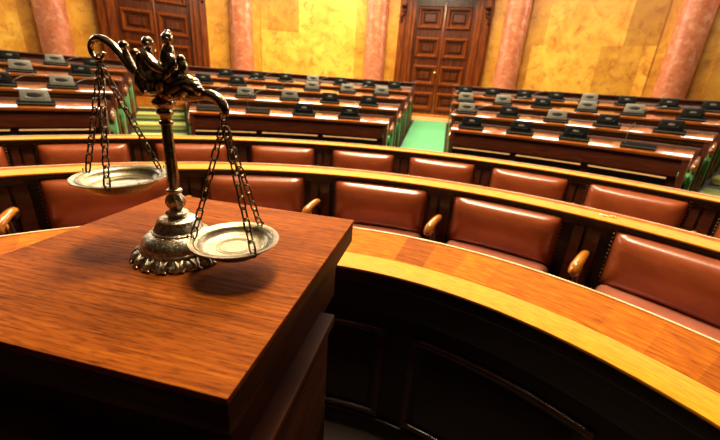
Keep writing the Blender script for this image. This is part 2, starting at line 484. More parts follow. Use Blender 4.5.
# the two desks behind it, whose fronts carry the chair backs
def back_desk(r1, r2, z, zf, label, sock=None):
    t = proot(ROW, r1, 0, zf, label, 'desk')
    k = dict(z0=zf)
    arc('edge_band', rnd([(r1, z - .010), (r1, z), (r2 - .055, z + .001), (r2 - .055, z - .010)], .003), -72, 70, r1, M['desk_band'], t, 1.2, zf)
    arc('desk_top', [(r2 - .055, z - .03), (r2 - .055, z), (r2 - .012, z), (r2 - .012, z - .03)], -72, 70, r1, M['desk_top'], t, 1.2, zf)
    arc('back_rim', rnd([(r2 - .012, z - .03), (r2 - .012, z + .004), (r2, z + .004), (r2, z - .03)], .002), -72, 70, r1, M['desk_rim'], t, 1.2, zf)['label'] = 'pale strip along the back edge'
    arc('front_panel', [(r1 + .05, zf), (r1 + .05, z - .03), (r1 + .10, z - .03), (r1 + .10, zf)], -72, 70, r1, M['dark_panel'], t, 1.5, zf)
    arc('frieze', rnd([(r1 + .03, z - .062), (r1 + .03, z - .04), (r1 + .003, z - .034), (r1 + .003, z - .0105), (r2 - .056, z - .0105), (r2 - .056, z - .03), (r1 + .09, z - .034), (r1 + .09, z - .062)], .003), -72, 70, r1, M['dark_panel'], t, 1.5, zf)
    if sock:
        bm = bmesh.new()
        rs, a = (r1 + r2) / 2, R(sock)
        p = Vector((rs * math.sin(a), rs * math.cos(a) - r1, z - zf))
        lathe_bm(bm, [(.022, 0), (.022, .004), (.012, .006)], 20, (p.x, p.y)); lathe_bm(bm, [(.016, 0), (.016, .006), (.006, .008)], 16, (p.x + .035, p.y - .025))
        for v in bm.verts: v.co.z += p.z
        finish(bm, 'socket_plate', M['brass'], t)
    return t
D2 = back_desk(2.36, 2.55, .96, .20, 'second curved desk, carrying the nearest row of leather backs', 40.3)
D3 = back_desk(3.29, 3.445, 1.005, .25, 'third curved desk, carrying the farther row of leather backs')

# pilasters on the panels between seats belong to the desks
def pilasters(t, r1, zf, z, azs, w):
    for a in azs:
        bm = bmesh.new()
        arc_bm(bm, rnd([(r1 + .028, zf), (r1 + .028, z - .062), (r1 + .06, z - .062), (r1 + .06, zf)], .003), a - w, a - w * .25, r1, 1., True, zf)
        arc_bm(bm, rnd([(r1 + .035, zf), (r1 + .035, z - .062), (r1 + .06, z - .062), (r1 + .06, zf)], .003), a, a + w, r1, 1., True, zf)
        finish(bm, 'pilaster', M['red_wood'], t)

# leather seats ------------------------------------------------------------
def pad_bm(bm, rf, rb, z0, z1, a0, a1, r0, bulge, rc, zf, horiz=False):
    """puffed leather pad: rounded grid shell; horiz -> puffs upward, else puffs toward the hall centre"""
    nu, nv = 22, 12
    def prof(s):
        e = min(s, 1 - s)
        return min(1., e / rc)
    front = []; back = []
    for i in range(nu + 1):
        u = i / nu; fr = []; bk = []
        u2 = .5 - .5 * math.cos(PI * u) if True else u
        u2 = .5 * u + .5 * u2
        for j in range(nv + 1):
            v = j / nv; v2 = .5 * v + .5 * (.5 - .5 * math.cos(PI * v))
            L = R(a1 - a0) * rb; H = (rb - rf) if horiz else (z1 - z0)
            eu = min(u2, 1 - u2) * L; ev = min(v2, 1 - v2) * H
            fu = 1 - (1 - min(1, eu / rc)) ** 2; fv = 1 - (1 - min(1, ev / rc)) ** 2
            f = math.sqrt(max(0, fu)) * math.sqrt(max(0, fv))
            d = bulge * (.78 * f + .22 * math.sin(PI * u2) * math.sin(PI * v2))
            a = R(a0 + (a1 - a0) * u2)
            if horiz:
                r = rf + (rb - rf) * v2
                fr.append(bm.verts.new((r * math.sin(a), r * math.cos(a) - r0, z0 + d * 1. - zf)))
                bk.append(bm.verts.new((r * math.sin(a), r * math.cos(a) - r0, z0 - .03 - zf)))
            else:
                z = z0 + (z1 - z0) * v2; r = rb - d
                fr.append(bm.verts.new((r * math.sin(a), r * math.cos(a) - r0, z - zf)))
                bk.append(bm.verts.new(((rb + .01) * math.sin(a), (rb + .01) * math.cos(a) - r0, z - zf)))
        front.append(fr); back.append(bk)
    for g, s in ((front, 1), (back, -1)):
        for i in range(nu):
            for j in range(nv):
                q = (g[i][j], g[i + 1][j], g[i + 1][j + 1], g[i][j + 1]); bm.faces.new(q if s > 0 else q[::-1])
    for i in range(nu):
        for j in (0, nv): bm.faces.new((front[i][j], front[i + 1][j], back[i + 1][j], back[i][j]))
    for j in range(nv):
        for i in (0, nu): bm.faces.new((front[i][j], front[i][j + 1], back[i][j + 1], back[i][j]))
    return bm

def make_seat(r1, az, half, zf, zseat, zb0, zb1, depth, arm_da, label, group, arm_drop=.115):
    rb = r1 + .022
    t = proot('leather_seat', r1, az, zf, label, 'seat', group)
    o = finish(pad_bm(bmesh.new(), 0, rb, zb0, zb1, -half, half, r1, .085, .07, zf), 'backrest', M['leather'], t, ang=1.3)
    nb = bmesh.new()
    n = int(R(2 * half) * rb / .02)
    for i in range(n + 1):
        a = R(-half + 2 * half * i / n)
        ball_bm(nb, ((rb - .006) * math.sin(a), (rb - .006) * math.cos(a) - r1, zb1 + .002 - zf), .0055, (1, 1, 1), 6, 4)
    m = int((zb1 - zb0) / .022)
    for s in (-1, 1):
        for i in range(m):
            a = R(s * (half + .12)); ball_bm(nb, ((rb - .006) * math.sin(a), (rb - .006) * math.cos(a) - r1, zb1 - .022 * i - zf), .004, (1, 1, 1), 6, 4)
    finish(nb, 'nail_trim', M['nail'], o)
    finish(pad_bm(bmesh.new(), r1 - depth, r1 + .02, zseat - .05, zseat, -half, half, r1, .05, .05, zf, True), 'seat_cushion', M['leather_seat'], t, ang=1.3)
    arc('seat_base', [(r1 - depth + .02, zf), (r1 - depth + .02, zseat - .075), (r1, zseat - .075), (r1, zf)], -half + .5, half - .5, r1, M['dark_panel'], t, 1.5, zf)
    a = R(arm_da)
    sk = 1 - .7 * min(1, max(0, az + arm_da) / 40)             # how far the arm turns sideways
    def P(r, z, dx=0.): return ((r) * math.sin(a) + dx * sk, r * math.cos(a) - r1 - max(0, -dx) * (1 - sk) * .8, z - zf)
    bm = bmesh.new()
    za = zb1 - arm_drop
    tube_bm(bm, [P(r1 - .125, za - .010, .016), P(r1 - .14, za + .002, .010), P(r1 - .165, za, -.004), P(r1 - .20, za - .014, -.024), P(r1 - .228, za - .032, -.042), P(r1 - .24, za - .056, -.050), P(r1 - .222, za - .072, -.040)],
            [.010, .018, .0205, .023, .026, .024, .016], 12, 5)
    for s in (-1, 1): ball_bm(bm, P(r1 - .224, za - .048, -.040 + s * .018 / sk), .020, (.55, 1, 1))
    br = bmesh.new()
    tube_bm(br, [P(r1 + .05, za - .05), P(r1 - .08, za - .045), P(r1 - .16, za - .035)], [.018, .018, .012], 10)
    tube_bm(br, [P(r1 - .19, za - .025, -.018), P(r1 - .19, za - .10, -.01), P(r1 - .20, zseat - .06)], [.012, .012, .016], 10)
    finish(br, 'arm_bracket', M['dark_panel'], t)
    finish(bm, 'armrest', M['arm'], t)
    return t

row1 = [(-49.0, 7.4, 9.6, 'leather seat in the nearest row at the left edge, only its arm showing'),
        (-29.0, 7.6, 10.1, 'wide brown leather seat in the nearest row behind the left pan'),
        (-9.1, 7.5, 10.0, 'brown leather seat in the nearest row behind the right pan chains'),
        (10.65, 7.35, 9.9, 'brown leather seat in the nearest row just right of the lectern corner'),
        (29.2, 7.2, 11.0, 'brown leather seat in the nearest row between the two visible right-hand arms'),
        (49.4, 7.2, 10.0, 'brown leather seat in the nearest row at the right edge')]
for az, h, da, lab in row1:
    make_seat(2.36, az, h, .20, .655, .625, .925, .42, da, lab, 'leather seats of the nearest curved row')
pilasters(D2, 2.36, .20, .96, [-39.3, -18.9, .9, 20., 39.3], 1.5)
row2 = [(-45.8, 'red leather back in the farther row at the left edge of the picture'),
        (-33.2, 'red leather back in the farther row just above the left end of the left pan'),
        (-20.3, 'red leather back in the farther row crossed by the scales column'),
        (-7.2, 'red leather back in the farther row right of the right pan chains'),
        (5.35, 'red leather back in the farther row left of the green carpet'),
        (17.4, 'red leather back in the farther row below the green carpet'),
        (29.5, 'red leather back in the farther row below the left end of the right benches'),
        (41.5, 'red leather back in the farther row above the socket on the second desk'),
        (54.0, 'red leather back in the farther row at the right edge of the picture')]
for i, (az, lab) in enumerate(row2):
    make_seat(3.29, az, 4.85, .25, .70, .70, .965, .40, 6.2, lab, 'leather seats of the farther curved row', .155)
pilasters(D3, 3.29, .25, 1.005, [-39.5, -26.8, -13.8, -.9, 11.3, 23.4, 35.5, 47.6], 1.0)

# ------------------------------------------------------------------ benches
RR = [5.0, 5.9, 6.8, 7.7, 8.55]
ZL = [1.075, 1.215, 1.365, 1.49, 1.68]
def zfloor(r): return .25 + max(0, min(r, 8.7) - 4.5) * .57 / 4.2
HALF = {'L': (-27.2, .43), 'C': (11.6, .41), 'R': (49.0, .43)}
def edge(c, r, s):
    ac, w = HALF[c]; return ac + s * math.degrees(math.asin(w / r))
blocks = [('left', None, 'L'), ('middle', 'L', 'C'), ('right', 'C', 'R')]
ORD = ['front', 'second', 'third', 'fourth', 'rear']
def bench(block, k, a0, a1):
    r1 = RR[k]; zl = ZL[k]; zf = zfloor(r1); ac = (a0 + a1) / 2; h = (a1 - a0) / 2
    if k < 4: lab = '%s dark red-brown bench desk row of the %s block' % (ORD[k], block)
    else: lab = 'rearmost bench back panel of the %s block, against the marble wall' % block
    t = proot('bench_desk', r1, ac, zf, lab, 'desk', 'bench rows of the ' + block + ' block')
    e = math.degrees(.06 / r1)
    A = dict(r0=r1, parent=t, step=1.5, z0=zf)
    if k == 0:
        # three open slots under the desk, each under a ledge whose lit top is put into its pale colour
        arc('front_panel', [(r1 + .07, zf - .02), (r1 + .07, zl - .03), (r1 + .11, zl - .03), (r1 + .11, zf - .02)], -h + e * .5, h - e, m=M['red_wood'], **A)
        arc('frieze', rnd([(r1 + .012, zl - .20), (r1 + .02, zl - .03), (r1 + .09, zl - .03), (r1 + .09, zl - .20)], .005), -h + e * .4, h - e, m=M['red_wood'], **A)
        w = (2 * h - 3 * e) / 3
        for i in range(3):
            s0 = -h + e + i * (w + e * .35); s1 = s0 + w * .93
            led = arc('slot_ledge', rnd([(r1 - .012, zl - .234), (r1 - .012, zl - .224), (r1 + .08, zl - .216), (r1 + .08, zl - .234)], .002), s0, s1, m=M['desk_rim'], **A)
            led['label'] = 'wooden ledge above an open slot, overhead light painted into its colour'
            arc('slot_back', [(r1 + .055, zl - .42), (r1 + .055, zl - .24), (r1 + .075, zl - .24), (r1 + .075, zl - .42)], s0, s1, m=M['dark_panel'], **A)
        arc('lower_panel', rnd([(r1 + .02, zf - .02), (r1 + .02, zl - .43), (r1 + .09, zl - .43), (r1 + .09, zf - .02)], .005), -h + e * .4, h - e, m=M['red_wood'], **A)
    else:
        arc('front_panel', rnd([(r1 + .03, zf - .02), (r1 + .03, zl - .03), (r1 + .08, zl - .03), (r1 + .08, zf - .02)], .004), -h + e * .3, h - e * .3, m=M['red_wood'], **A)
        arc('back_rail', rnd([(r1 + .012, zl - .075), (r1 + .012, zl - .028), (r1 + .05, zl - .028), (r1 + .05, zl - .075)], .006), -h, h, m=M['red_wood'], **A)
    if k < 4:
        arc('desk_top', rnd([(r1 - .015, zl - .03), (r1 - .02, zl), (r1 + .30, zl + .052), (r1 + .31, zl + .018), (r1 + .05, zl - .03)], .006), -h, h, m=M['bench_top'], **A)
    else:
        arc('top_cap', rnd([(r1 - .03, zl - .03), (r1 - .03, zl), (r1 + .10, zl + .004), (r1 + .10, zl - .03)], .006), -h, h, m=M['red_wood'], **A)
    for s in (-1, 1):
        ang = s * (h - e * .45); w = math.degrees(.024 / r1)
        bm = bmesh.new()
        top = zl - .03
        arc_bm(bm, rnd([(r1 + .0, zf - .03), (r1 - .005, top), (r1 + .29, top + .045), (r1 + .27, top - .25), (r1 + .2, zf - .03)], .012), ang - w, ang + w, r1, 2., True, zf)
        finish(bm, 'end_panel', M['red_wood'], t)
    if k > 0:
        # green seat in front of this panel for the desk row before it
        zs = zfloor(r1 - .3) + .44; zf2 = zfloor(r1 - .3)
        arc('seat', rnd([(r1 - .44, zs - .08), (r1 - .44, zs), (r1 + .03, zs - .02), (r1 + .03, zs - .08)], .02), -h + e, h - e, m=M['green'], **A)
        arc('seat_back', rnd([(r1 - .03, zs + .02), (r1 + .0, zl - .10), (r1 + .03, zl - .10), (r1 + .03, zs + .02)], .01), -h + e, h - e, m=M['red_wood'], **A)
        for s in (-1, 1):
            a = s * (h - e * .75); w = math.degrees(.022 / r1)
            bm = bmesh.new()
            arc_bm(bm, rnd([(r1 - .36, zf2 - .02), (r1 - .38, zs - .04), (r1 - .35, zs + .06), (r1 - .28, zs + .12), (r1 + .03, zs + .16), (r1 + .03, zf2 - .02)], .03), a - w, a + w, r1, 2., True, zf)
            sp = finish(bm, 'seat_side', M['green'], t); sp['label'] = 'green upholstered side'
            ar = R(a)
            def P(r, z): return (r * math.sin(ar), r * math.cos(ar) - r1, z - zf)
            bm = bmesh.new()
            tube_bm(bm, [P(r1 + .02, zs + .175), P(r1 - .16, zs + .18), P(r1 - .30, zs + .155), P(r1 - .39, zs + .12), P(r1 - .41, zs + .08), P(r1 - .37, zs + .06)], [.017, .018, .02, .026, .026, .018], 10, 4)
            ball_bm(bm, P(r1 - .385, zs + .095), .034)
            tube_bm(bm, [P(r1 - .37, zs + .12), P(r1 - .35, zs), P(r1 - .38, zf2)], [.016, .015, .018], 8, 4)
            finish(bm, 'armrest', M['bench_arm'], t)
    return t
for b, lc, rc in blocks:
    for k in range(5):
        r = RR[k]
        a0 = edge(lc, r, 1) if lc else -58.; a1 = edge(rc, r, -1)
        bench(b, k, a0, a1)

# aisle carpets --------------------------------------------------------------
def carpet(label, c, stepped, r_a=4.55, r_b=9.5):
    ac, w = HALF[c]; w -= .03
    if stepped: r_b = 8.55
    t = bmesh.new()
    prof = []
    if stepped:
        rs = [4.75 + .76 * i for i in range(8)]
        zlast = zfloor(r_a) + .012
        prof = [(r_a, zlast)]
        for r in rs:
            if r > r_b: break
            z = zfloor(r + .45) + .014
            prof += [(r, prof[-1][1]), (r, z)]
        prof += [(r_b, prof[-1][1])]
    else:
        prof = [(r_a + i * (r_b - r_a) / 24, zfloor(r_a + i * (r_b - r_a) / 24) + .012) for i in range(25)]
    th = .03 if not stepped else .16
    a = [t.verts.new((-w, y, z)) for y, z in prof]; b = [t.verts.new((w, y, z)) for y, z in prof]
    a2 = [t.verts.new((-w, y, z - th)) for y, z in prof]; b2 = [t.verts.new((w, y, z - th)) for y, z in prof]
    for i in range(len(prof) - 1):
        t.faces.new((a[i], b[i], b[i + 1], a[i + 1])); t.faces.new((a2[i], a2[i + 1], b2[i + 1], b2[i]))
        t.faces.new((a[i], a[i + 1], a2[i + 1], a2[i])); t.faces.new((b[i], b2[i], b2[i + 1], b[i + 1]))
    t.faces.new((a[0], a2[0], b2[0], b[0])); t.faces.new((a[-1], b[-1], b2[-1], a2[-1]))
    o = finish(t, 'carpet_runner', M['carpet_lit' if stepped else 'carpet'], None, False)
    if stepped:
        for i in range(1, len(prof) - 1):
            if prof[i][0] == prof[i - 1][0] and prof[i][1] > prof[i - 1][1]:
                y, z = prof[i]
                box('stair_nosing', (-w, w, y - .012, y + .03, z - .015, z + .008), M['desk_rim'], o, .003)
    o.location = (OX, OY, 0); o.rotation_euler = (0, 0, -R(ac))
    tag(o, label, 'carpet')
carpet('smooth green carpet runner sloping up to the middle door', 'C', False)
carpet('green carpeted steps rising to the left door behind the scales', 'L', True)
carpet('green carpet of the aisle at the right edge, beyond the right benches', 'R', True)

# voting terminals -----------------------------------------------------------
def make_terminal(body, grip, closed=False, mic=0, display_h=.12):
    t = empty('voting_terminal', (0, 0, 0))
    bm = box_bm(bmesh.new(), -.155, .155, -.075, .075, 0, .03, .006)
    finish(bm, 'base', M['black_base'], t)
    box('front_strip', (-.15, .15, -.0775, -.073, .016, .026), M['steel'], t, 0)['label'] = 'greenish grey front strip'
    if not closed:
        T = Matrix.Translation((0, .0, .028)) @ Matrix.Rotation(R(-13), 4, 'X')
        bm = bmesh.new(); box_bm(bm, -.125, .125, -.02, .022, 0, display_h, .013)
        for v in bm.verts:
            v.co.x *= 1 - .10 * v.co.z / display_h
            v.co = T @ v.co
        d = finish(bm, 'display', M[body], t)
        bm = bmesh.new()
        n = 24
        def ring(rx, rz, y): return [bm.verts.new(T @ Vector((rx * max(-1, min(1, 1.25 * math.cos(2 * PI * i / n))), y, display_h * .5 + rz * max(-1, min(1, 1.25 * math.sin(2 * PI * i / n)))))) for i in range(n)]
        A = ring(.085, .034, -.0195); B = ring(.085, .034, -.0245); Cc = ring(.072, .025, -.0245); Dd = ring(.068, .021, -.021)
        for p, q in ((A, B), (B, Cc), (Cc, Dd)):
            for i in range(n): bm.faces.new((p[i], p[(i + 1) % n], q[(i + 1) % n], q[i]))
        bm.faces.new(Dd)
        gr = .062 if body == 'grey' else .036
        finish(bm, 'bezel', M['grey' if body == 'grey' else 'black'], d)
        bm = bmesh.new(); lathe_bm(bm, [(.001, 0), (gr, 0), (gr, .003), (gr - .006, .005), (.001, .005)], 20, cap=False)
        for v in bm.verts: v.co = T @ Vector((v.co.x, -.0215 - v.co.z, display_h * .54 + v.co.y * .36))
        finish(bm, 'grip', M[grip], d)
    if mic:
        bm = bmesh.new()
        if mic == 1: p = [(-.12, 0, .03), (-.125, -.01, .10), (-.12, -.02, .17), (-.10, -.05, .22)]
        else: p = [(.12, .02, .03), (.15, .01, .07), (.23, -.03, .12), (.31, -.07, .15)]
        tube_bm(bm, p, [.005, .0045, .0045, .0045], 6)
        q = Vector(p[-1]); dvec = (q - Vector(p[-2])).normalized()
        tube_bm(bm, [tuple(q), tuple(q + dvec * .04)], [.009, .008], 8, 1)
        finish(bm, 'microphone', M['glint'], t)
    return t
protos = {}
TL = [  # row -> block -> list of (azimuth, kind, mic)   kinds: b black, g grey, c closed flat
 {'left': [(-38.9, 'g', 0)],
  'middle': [(-19.6, 'c', 1), (-12.9, 'c', 1), (-6.1, 'b', 0), (.8, 'b', 0)],
  'right': [(19.0, 'b', 0), (25.6, 'b', 0), (32.2, 'b', 0), (39.0, 'c', 1)]},
 {'left': [(-42.2, 'b', 2), (-36.6, 'g', 2)],
  'middle': [(-20.6, 'c', 2), (-15.1, 'g', 2), (-8.8, 'g', 0), (-2.8, 'b', 0), (3.1, 'b', 0)],
  'right': [(17.5, 'g', 2), (23.2, 'b', 0), (29.2, 'g', 0), (34.9, 'b', 0), (41.0, 'b', 0)]},
 {'left': [(-40.4, 'g', 0), (-34.9, 'b', 2)],
  'middle': [(-21.1, 'b', 0), (-16.6, 'b', 2), (-11.3, 'c', 2), (-5.9, 'g', 0), (-.6, 'g', 2), (4.5, 'g', 0)],
  'right': [(16.8, 'g', 0), (21.8, 'g', 2), (26.8, 'b', 0), (32.0, 'g', 0), (36.9, 'g', 2), (42.2, 'b', 0)]},
 {'left': [(-41.4, 'b', 0), (-37.5, 'g', 2), (-33.9, 'b', 0)],
  'middle': [(-18.4, 'b', 0), (-14.2, 'b', 2), (-10.1, 'b', 0), (-6.1, 'g', 2), (-2.0, 'b', 0), (2.2, 'b', 0), (6.0, 'b', 0)],
  'right': [(16.3, 'b', 0), (20.0, 'b', 0), (24.1, 'b', 2), (28.0, 'b', 0), (31.8, 'g', 0), (35.7, 'b', 0), (39.7, 'b', 0), (43.4, 'b', 0)]}]
NUM = ['first', 'second', 'third', 'fourth', 'fifth', 'sixth', 'seventh', 'eighth']
LOOK = {'b': 'black voting terminal', 'g': 'grey voting terminal', 'c': 'flat closed voting terminal'}
ROWN = ['front', 'second', 'third', 'rear']
for k, d in enumerate(TL):
    for b, L in d.items():
        for i, (az, kd, mic) in enumerate(L):
            key = (kd, mic)
            if key not in protos:
                protos[key] = make_terminal('grey' if kd == 'g' else 'black', 'dark_grip' if kd == 'g' else 'glint', kd == 'c', mic)
                o = protos[key]
            else: o = copy_tree(protos[key])
            r = RR[k] + .13
            tilt = math.atan2(.052, .32)
            z = ZL[k] + .052 * .15 / .32 + .0045
            o.location = polar(r, az, z)
            o.rotation_mode = 'XYZ'; o.rotation_euler = (tilt, 0, -R(az))
            pos = NUM[i] + ' from left' if len(L) > 1 else 'the only one'
            tag(o, '%s%s, %s on %s desk row, %s block' % (LOOK[kd], ' with microphone' if mic else '', pos, ROWN[k], b), 'terminal', 'voting terminals of the %s block' % b)

# ------------------------------------------------------------------ lectern
pa = -.195; PW, PD = .597, .637
Uv = Vector((math.cos(pa), math.sin(pa), 0)); Vv = Vector((-math.sin(pa), math.cos(pa), 0)); o0 = Vector((-.725, .425, 0))
ctr = o0 + Uv * PW / 2 + Vv * PD / 2
lec = empty('lectern', ctr, pa, 'dark mahogany lectern in the foreground carrying the brass scales', 'lectern')
hx, hy = PW / 2, PD / 2
bm = box_bm(bmesh.new(), -hx, hx, -hy, hy, 1.138, 1.15, .003)
finish(bm, 'top_board', M['lectern'], lec)
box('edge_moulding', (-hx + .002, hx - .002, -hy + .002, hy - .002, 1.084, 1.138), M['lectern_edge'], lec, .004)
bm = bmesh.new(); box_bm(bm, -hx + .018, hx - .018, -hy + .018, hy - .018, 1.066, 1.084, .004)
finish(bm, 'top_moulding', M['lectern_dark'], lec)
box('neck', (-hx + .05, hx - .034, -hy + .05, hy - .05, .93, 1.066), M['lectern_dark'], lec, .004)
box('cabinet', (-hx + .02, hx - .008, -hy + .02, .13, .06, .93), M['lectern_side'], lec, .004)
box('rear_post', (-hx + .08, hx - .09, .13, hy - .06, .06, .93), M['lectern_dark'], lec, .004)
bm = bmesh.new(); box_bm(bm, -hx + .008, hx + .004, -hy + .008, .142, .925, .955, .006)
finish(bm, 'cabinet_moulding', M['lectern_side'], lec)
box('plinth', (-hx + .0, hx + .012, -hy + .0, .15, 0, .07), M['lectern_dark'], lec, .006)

# ------------------------------------------------------------------ balance scales
ph = R(-21)
SX, SY = -.367, .660
sc = empty('balance_scale', (SX, SY, 1.15), ph, 'antique brass balance scale with tipped beam standing on the lectern', 'scales')
def foot(r, z, a):
    if z < .021:
        lob = abs(math.sin(a * 9)) ** .6; w = max(0, 1 - z / .021)
        return r * (1 + w * (-.07 + .10 * lob)) + .0022 * math.sin(a * 27 + z * 400) * (1 if z > .002 else 0)
    return r
b1 = [(.086, 0), (.087, .005), (.084, .010), (.078, .015), (.074, .020)]
bm = bmesh.new(); lathe_bm(bm, b1, 144, (0, 0), foot)
for i in range(36):                                            # acanthus leaf tips round the foot
    a = 2 * PI * i / 36; d = Vector((math.cos(a), math.sin(a), 0)); s = Vector((-d.y, d.x, 0)) * (.004 if i % 2 else -.004)
    tube_bm(bm, [tuple(d * .074 + Vector((0, 0, .019))), tuple(d * .083 + s + Vector((0, 0, .013))), tuple(d * .089 + s * 1.3 + Vector((0, 0, .005))), tuple(d * .0905 - s * .2 + Vector((0, 0, .003)))], [.0025, .0042, .0038, .0022], 6, 3)
ft = finish(bm, 'ruffled_foot', M['antique'], sc, ang=1.2)
b2 = [(.071, .0195), (.0745, .0212), (.0752, .0235), (.0745, .0258), (.0722, .0272), (.0718, .030), (.0705, .034), (.0675, .040), (.0620, .0465), (.0550, .0520), (.0502, .0545), (.0505, .0560), (.0490, .0578), (.0465, .0585), (.0452, .0615), (.0435, .066), (.0405, .0715), (.0375, .0755), (.0375, .0780), (.0360, .0800),
      (.030, .0815), (.024, .083), (.0175, .0845), (.0165, .087), (.0205, .0895), (.0215, .0925), (.0195, .0955), (.0135, .0975), (.0105, .1)]
finish(lathe_bm(bmesh.new(), b2, 64, (0, 0), lambda r, z, a: r * (1 + (.012 * math.sin(a * 40) if .021 < z < .026 else 0) + (.02 * math.sin(a * 10) * math.sin((z - .033) / .022 * PI) if .033 < z < .055 else 0) + (.02 * math.sin(a * 12 + 1) if .062 < z < .078 else 0))), 'base_dome', M['antique'], sc, ang=.9)
kn = [(.0105, .099), (.013, .103), (.0158, .108), (.0172, .114), (.0165, .120), (.0140, .126), (.0115, .130), (.0105, .132), (.0135, .134), (.0150, .137), (.0135, .140), (.0105, .142)]
finish(lathe_bm(bmesh.new(), kn, 60, (0, 0), lambda r, z, a: r * (1 + (.11 * math.sin(a * 8 + z * 120) if .102 < z < .129 else 0))), 'knop', M['antique'], sc, ang=1.)
cp = [(.0100, .141), (.0100, .150), (.0105, .16), (.0098, .20), (.0090, .262), (.0115, .263), (.0122, .266), (.0115, .269), (.0092, .270), (.0095, .278), (.0135, .281), (.0145, .2845), (.0125, .288), (.0120, .291), (.0175, .296), (.0195, .301), (.0180, .306), (.0130, .309), (.0130, .311), (.0270, .315), (.0285, .318), (.0270, .3205)]
finish(lathe_bm(bmesh.new(), cp, 48, (0.0, 0), lambda r, z, a: r * (1 + (.07 * math.cos(a * 8) if .155 < z < .26 else 0) + (.05 * math.cos(a * 10) if .293 < z < .306 else 0))), 'column', M['antique_dark'], sc, ang=.9)

# the beam: S-scrolled arms
def T3(L, t=0): return [(s, t, z) for s, z in L]
bm = bmesh.new()
aL = [(.004, .322), (-.010, .329), (-.024, .336), (-.040, .346), (-.058, .361), (-.078, .382), (-.101, .398), (-.127, .406), (-.145, .403), (-.156, .393), (-.157, .382), (-.150, .373), (-.138, .370), (-.127, .374), (-.122, .383)]
aL = [(s - .009 * min(1, max(0, -s / .06)), z) for s, z in aL]
tube_bm(bm, T3(aL), [.011, .0100, .0090, .0085, .0082, .008, .0076, .007, .0060, .0052, .0046, .004, .0036, .0034, .003], 12, 5)
aR = [(.008, .321), (.030, .319), (.052, .320), (.076, .322), (.098, .325), (.116, .325), (.131, .320), (.141, .310), (.144, .300), (.139, .292)]
tube_bm(bm, T3(aR), [.011, .0105, .0100, .0098, .0095, .0092, .009, .0085, .007, .0045], 12, 5)
beam = finish(bm, 'beam', M['antique_dark'], sc, ang=1.2)
bm = bmesh.new()
# leafy scrolls with knobbed tips
for L, rr, tb in (([(-.005, .322), (-.028, .338), (-.050, .358), (-.064, .380), (-.068, .395)], [.010, .008, .0065, .0055, .005], .0085),
                  ([(-.004, .325), (-.022, .345), (-.035, .365), (-.041, .383)], [.010, .008, .0065, .005], .0082),
                  ([(-.002, .325), (-.018, .345), (-.028, .36), (-.034, .372)], [.010, .008, .007, .005], .0078)):
    tube_bm(bm, T3(L, -.006), rr, 10, 4); ball_bm(bm, (L[-1][0], -.006, L[-1][1]), tb)
for L, rr, t in (([(.02, .318), (.040, .333), (.058, .343), (.072, .346), (.084, .341)], [.012, .012, .011, .010, .008], -.004),
                 ([(.03, .320), (.055, .333), (.078, .339), (.094, .336), (.099, .328)], [.011, .011, .010, .009, .006], -.007),
                 ([(.03, .330), (.048, .352), (.056, .366), (.050, .378)], [.010, .010, .008, .007], .004),
                 ([(-.02, .318), (-.033, .335), (-.030, .350), (-.020, .356)], [.008, .010, .009, .006], -.010),
                 ([(.045, .318), (.060, .322), (.072, .331), (.070, .338)], [.008, .009, .008, .006], -.010)):
    tube_bm(bm, T3(L, t), rr, 10, 4)
for c_, r_ in (((.086, -.004, .342), .0095), ((.099, -.008, .331), .0085), ((.052, .004, .378), .008)): ball_bm(bm, c_, r_)
finish(bm, 'leaf_scrolls', M['antique_dark'], beam, ang=1.2)
# the twin figures on top of the column
bm = bmesh.new()
ball_bm(bm, (.012, 0, .334), .022, (1.1, .8, .9)); ball_bm(bm, (.010, -.002, .352), .019, (1.1, .8, 1.2)); ball_bm(bm, (.030, -.003, .352), .017, (1, .8, 1.2))
tube_bm(bm, [(-.010, -.004, .335), (-.013, -.006, .358), (-.012, -.005, .376), (-.009, -.004, .393)], [.011, .011, .009, .006], 10, 4)
ball_bm(bm, (-.009, -.005, .401), .0098, (1, 1, 1.05)); ball_bm(bm, (-.003, -.011, .3985), .004)
tube_bm(bm, [(.020, -.002, .350), (.028, -.004, .370), (.033, -.003, .388), (.034, -.003, .399)], [.013, .012, .011, .006], 10, 4)
ball_bm(bm, (.0345, -.003, .409), .0092, (1, 1, 1.1)); ball_bm(bm, (.040, -.009, .407), .0035); ball_bm(bm, (.0345, .0, .417), .0055)
tube_bm(bm, [(-.010, -.016, .388), (.006, -.020, .376), (.022, -.021, .364), (.036, -.017, .356)], [.005, .0085, .009, .005], 10, 4)
tube_bm(bm, [(-.020, -.010, .384), (-.026, -.012, .370), (-.018, -.015, .352), (-.004, -.016, .342)], [.005, .0065, .0065, .005], 8, 4)
tube_bm(bm, [(.040, -.008, .384), (.050, -.010, .374), (.044, -.014, .356), (.030, -.016, .346)], [.005, .0065, .0065, .005], 8, 4)
tube_bm(bm, [(.0, -.015, .352), (.006, -.018, .340), (.002, -.017, .326), (-.004, -.015, .318)], [.009, .0095, .008, .006], 8, 4)
tube_bm(bm, [(.024, -.015, .352), (.026, -.018, .340), (.022, -.017, .326), (.026, -.015, .318)], [.009, .0095, .008, .006], 8, 4)
finish(bm, 'ornament', M['antique_dark'], beam, ang=1.2)

# pans and chains
def ring_link(bm, c, d, flip, L=.0235, W=.0118, w=.00165):
    d = Vector(d).normalized(); u = d.orthogonal().normalized()
    u = Matrix.Rotation(R(40 + 90 * flip), 3, d) @ u
    pts = []
    n = 14
    for i in range(n):
        a = 2 * PI * i / n
        x = math.cos(a); y = math.sin(a)
        k = (L - W) / 2
        pts.append(Vector(c) + d * (x * W / 2 - 0 + (k if x > 0 else -k)) + u * (y * W / 2))
    tube_bm(bm, pts, w, 6, 1, True)

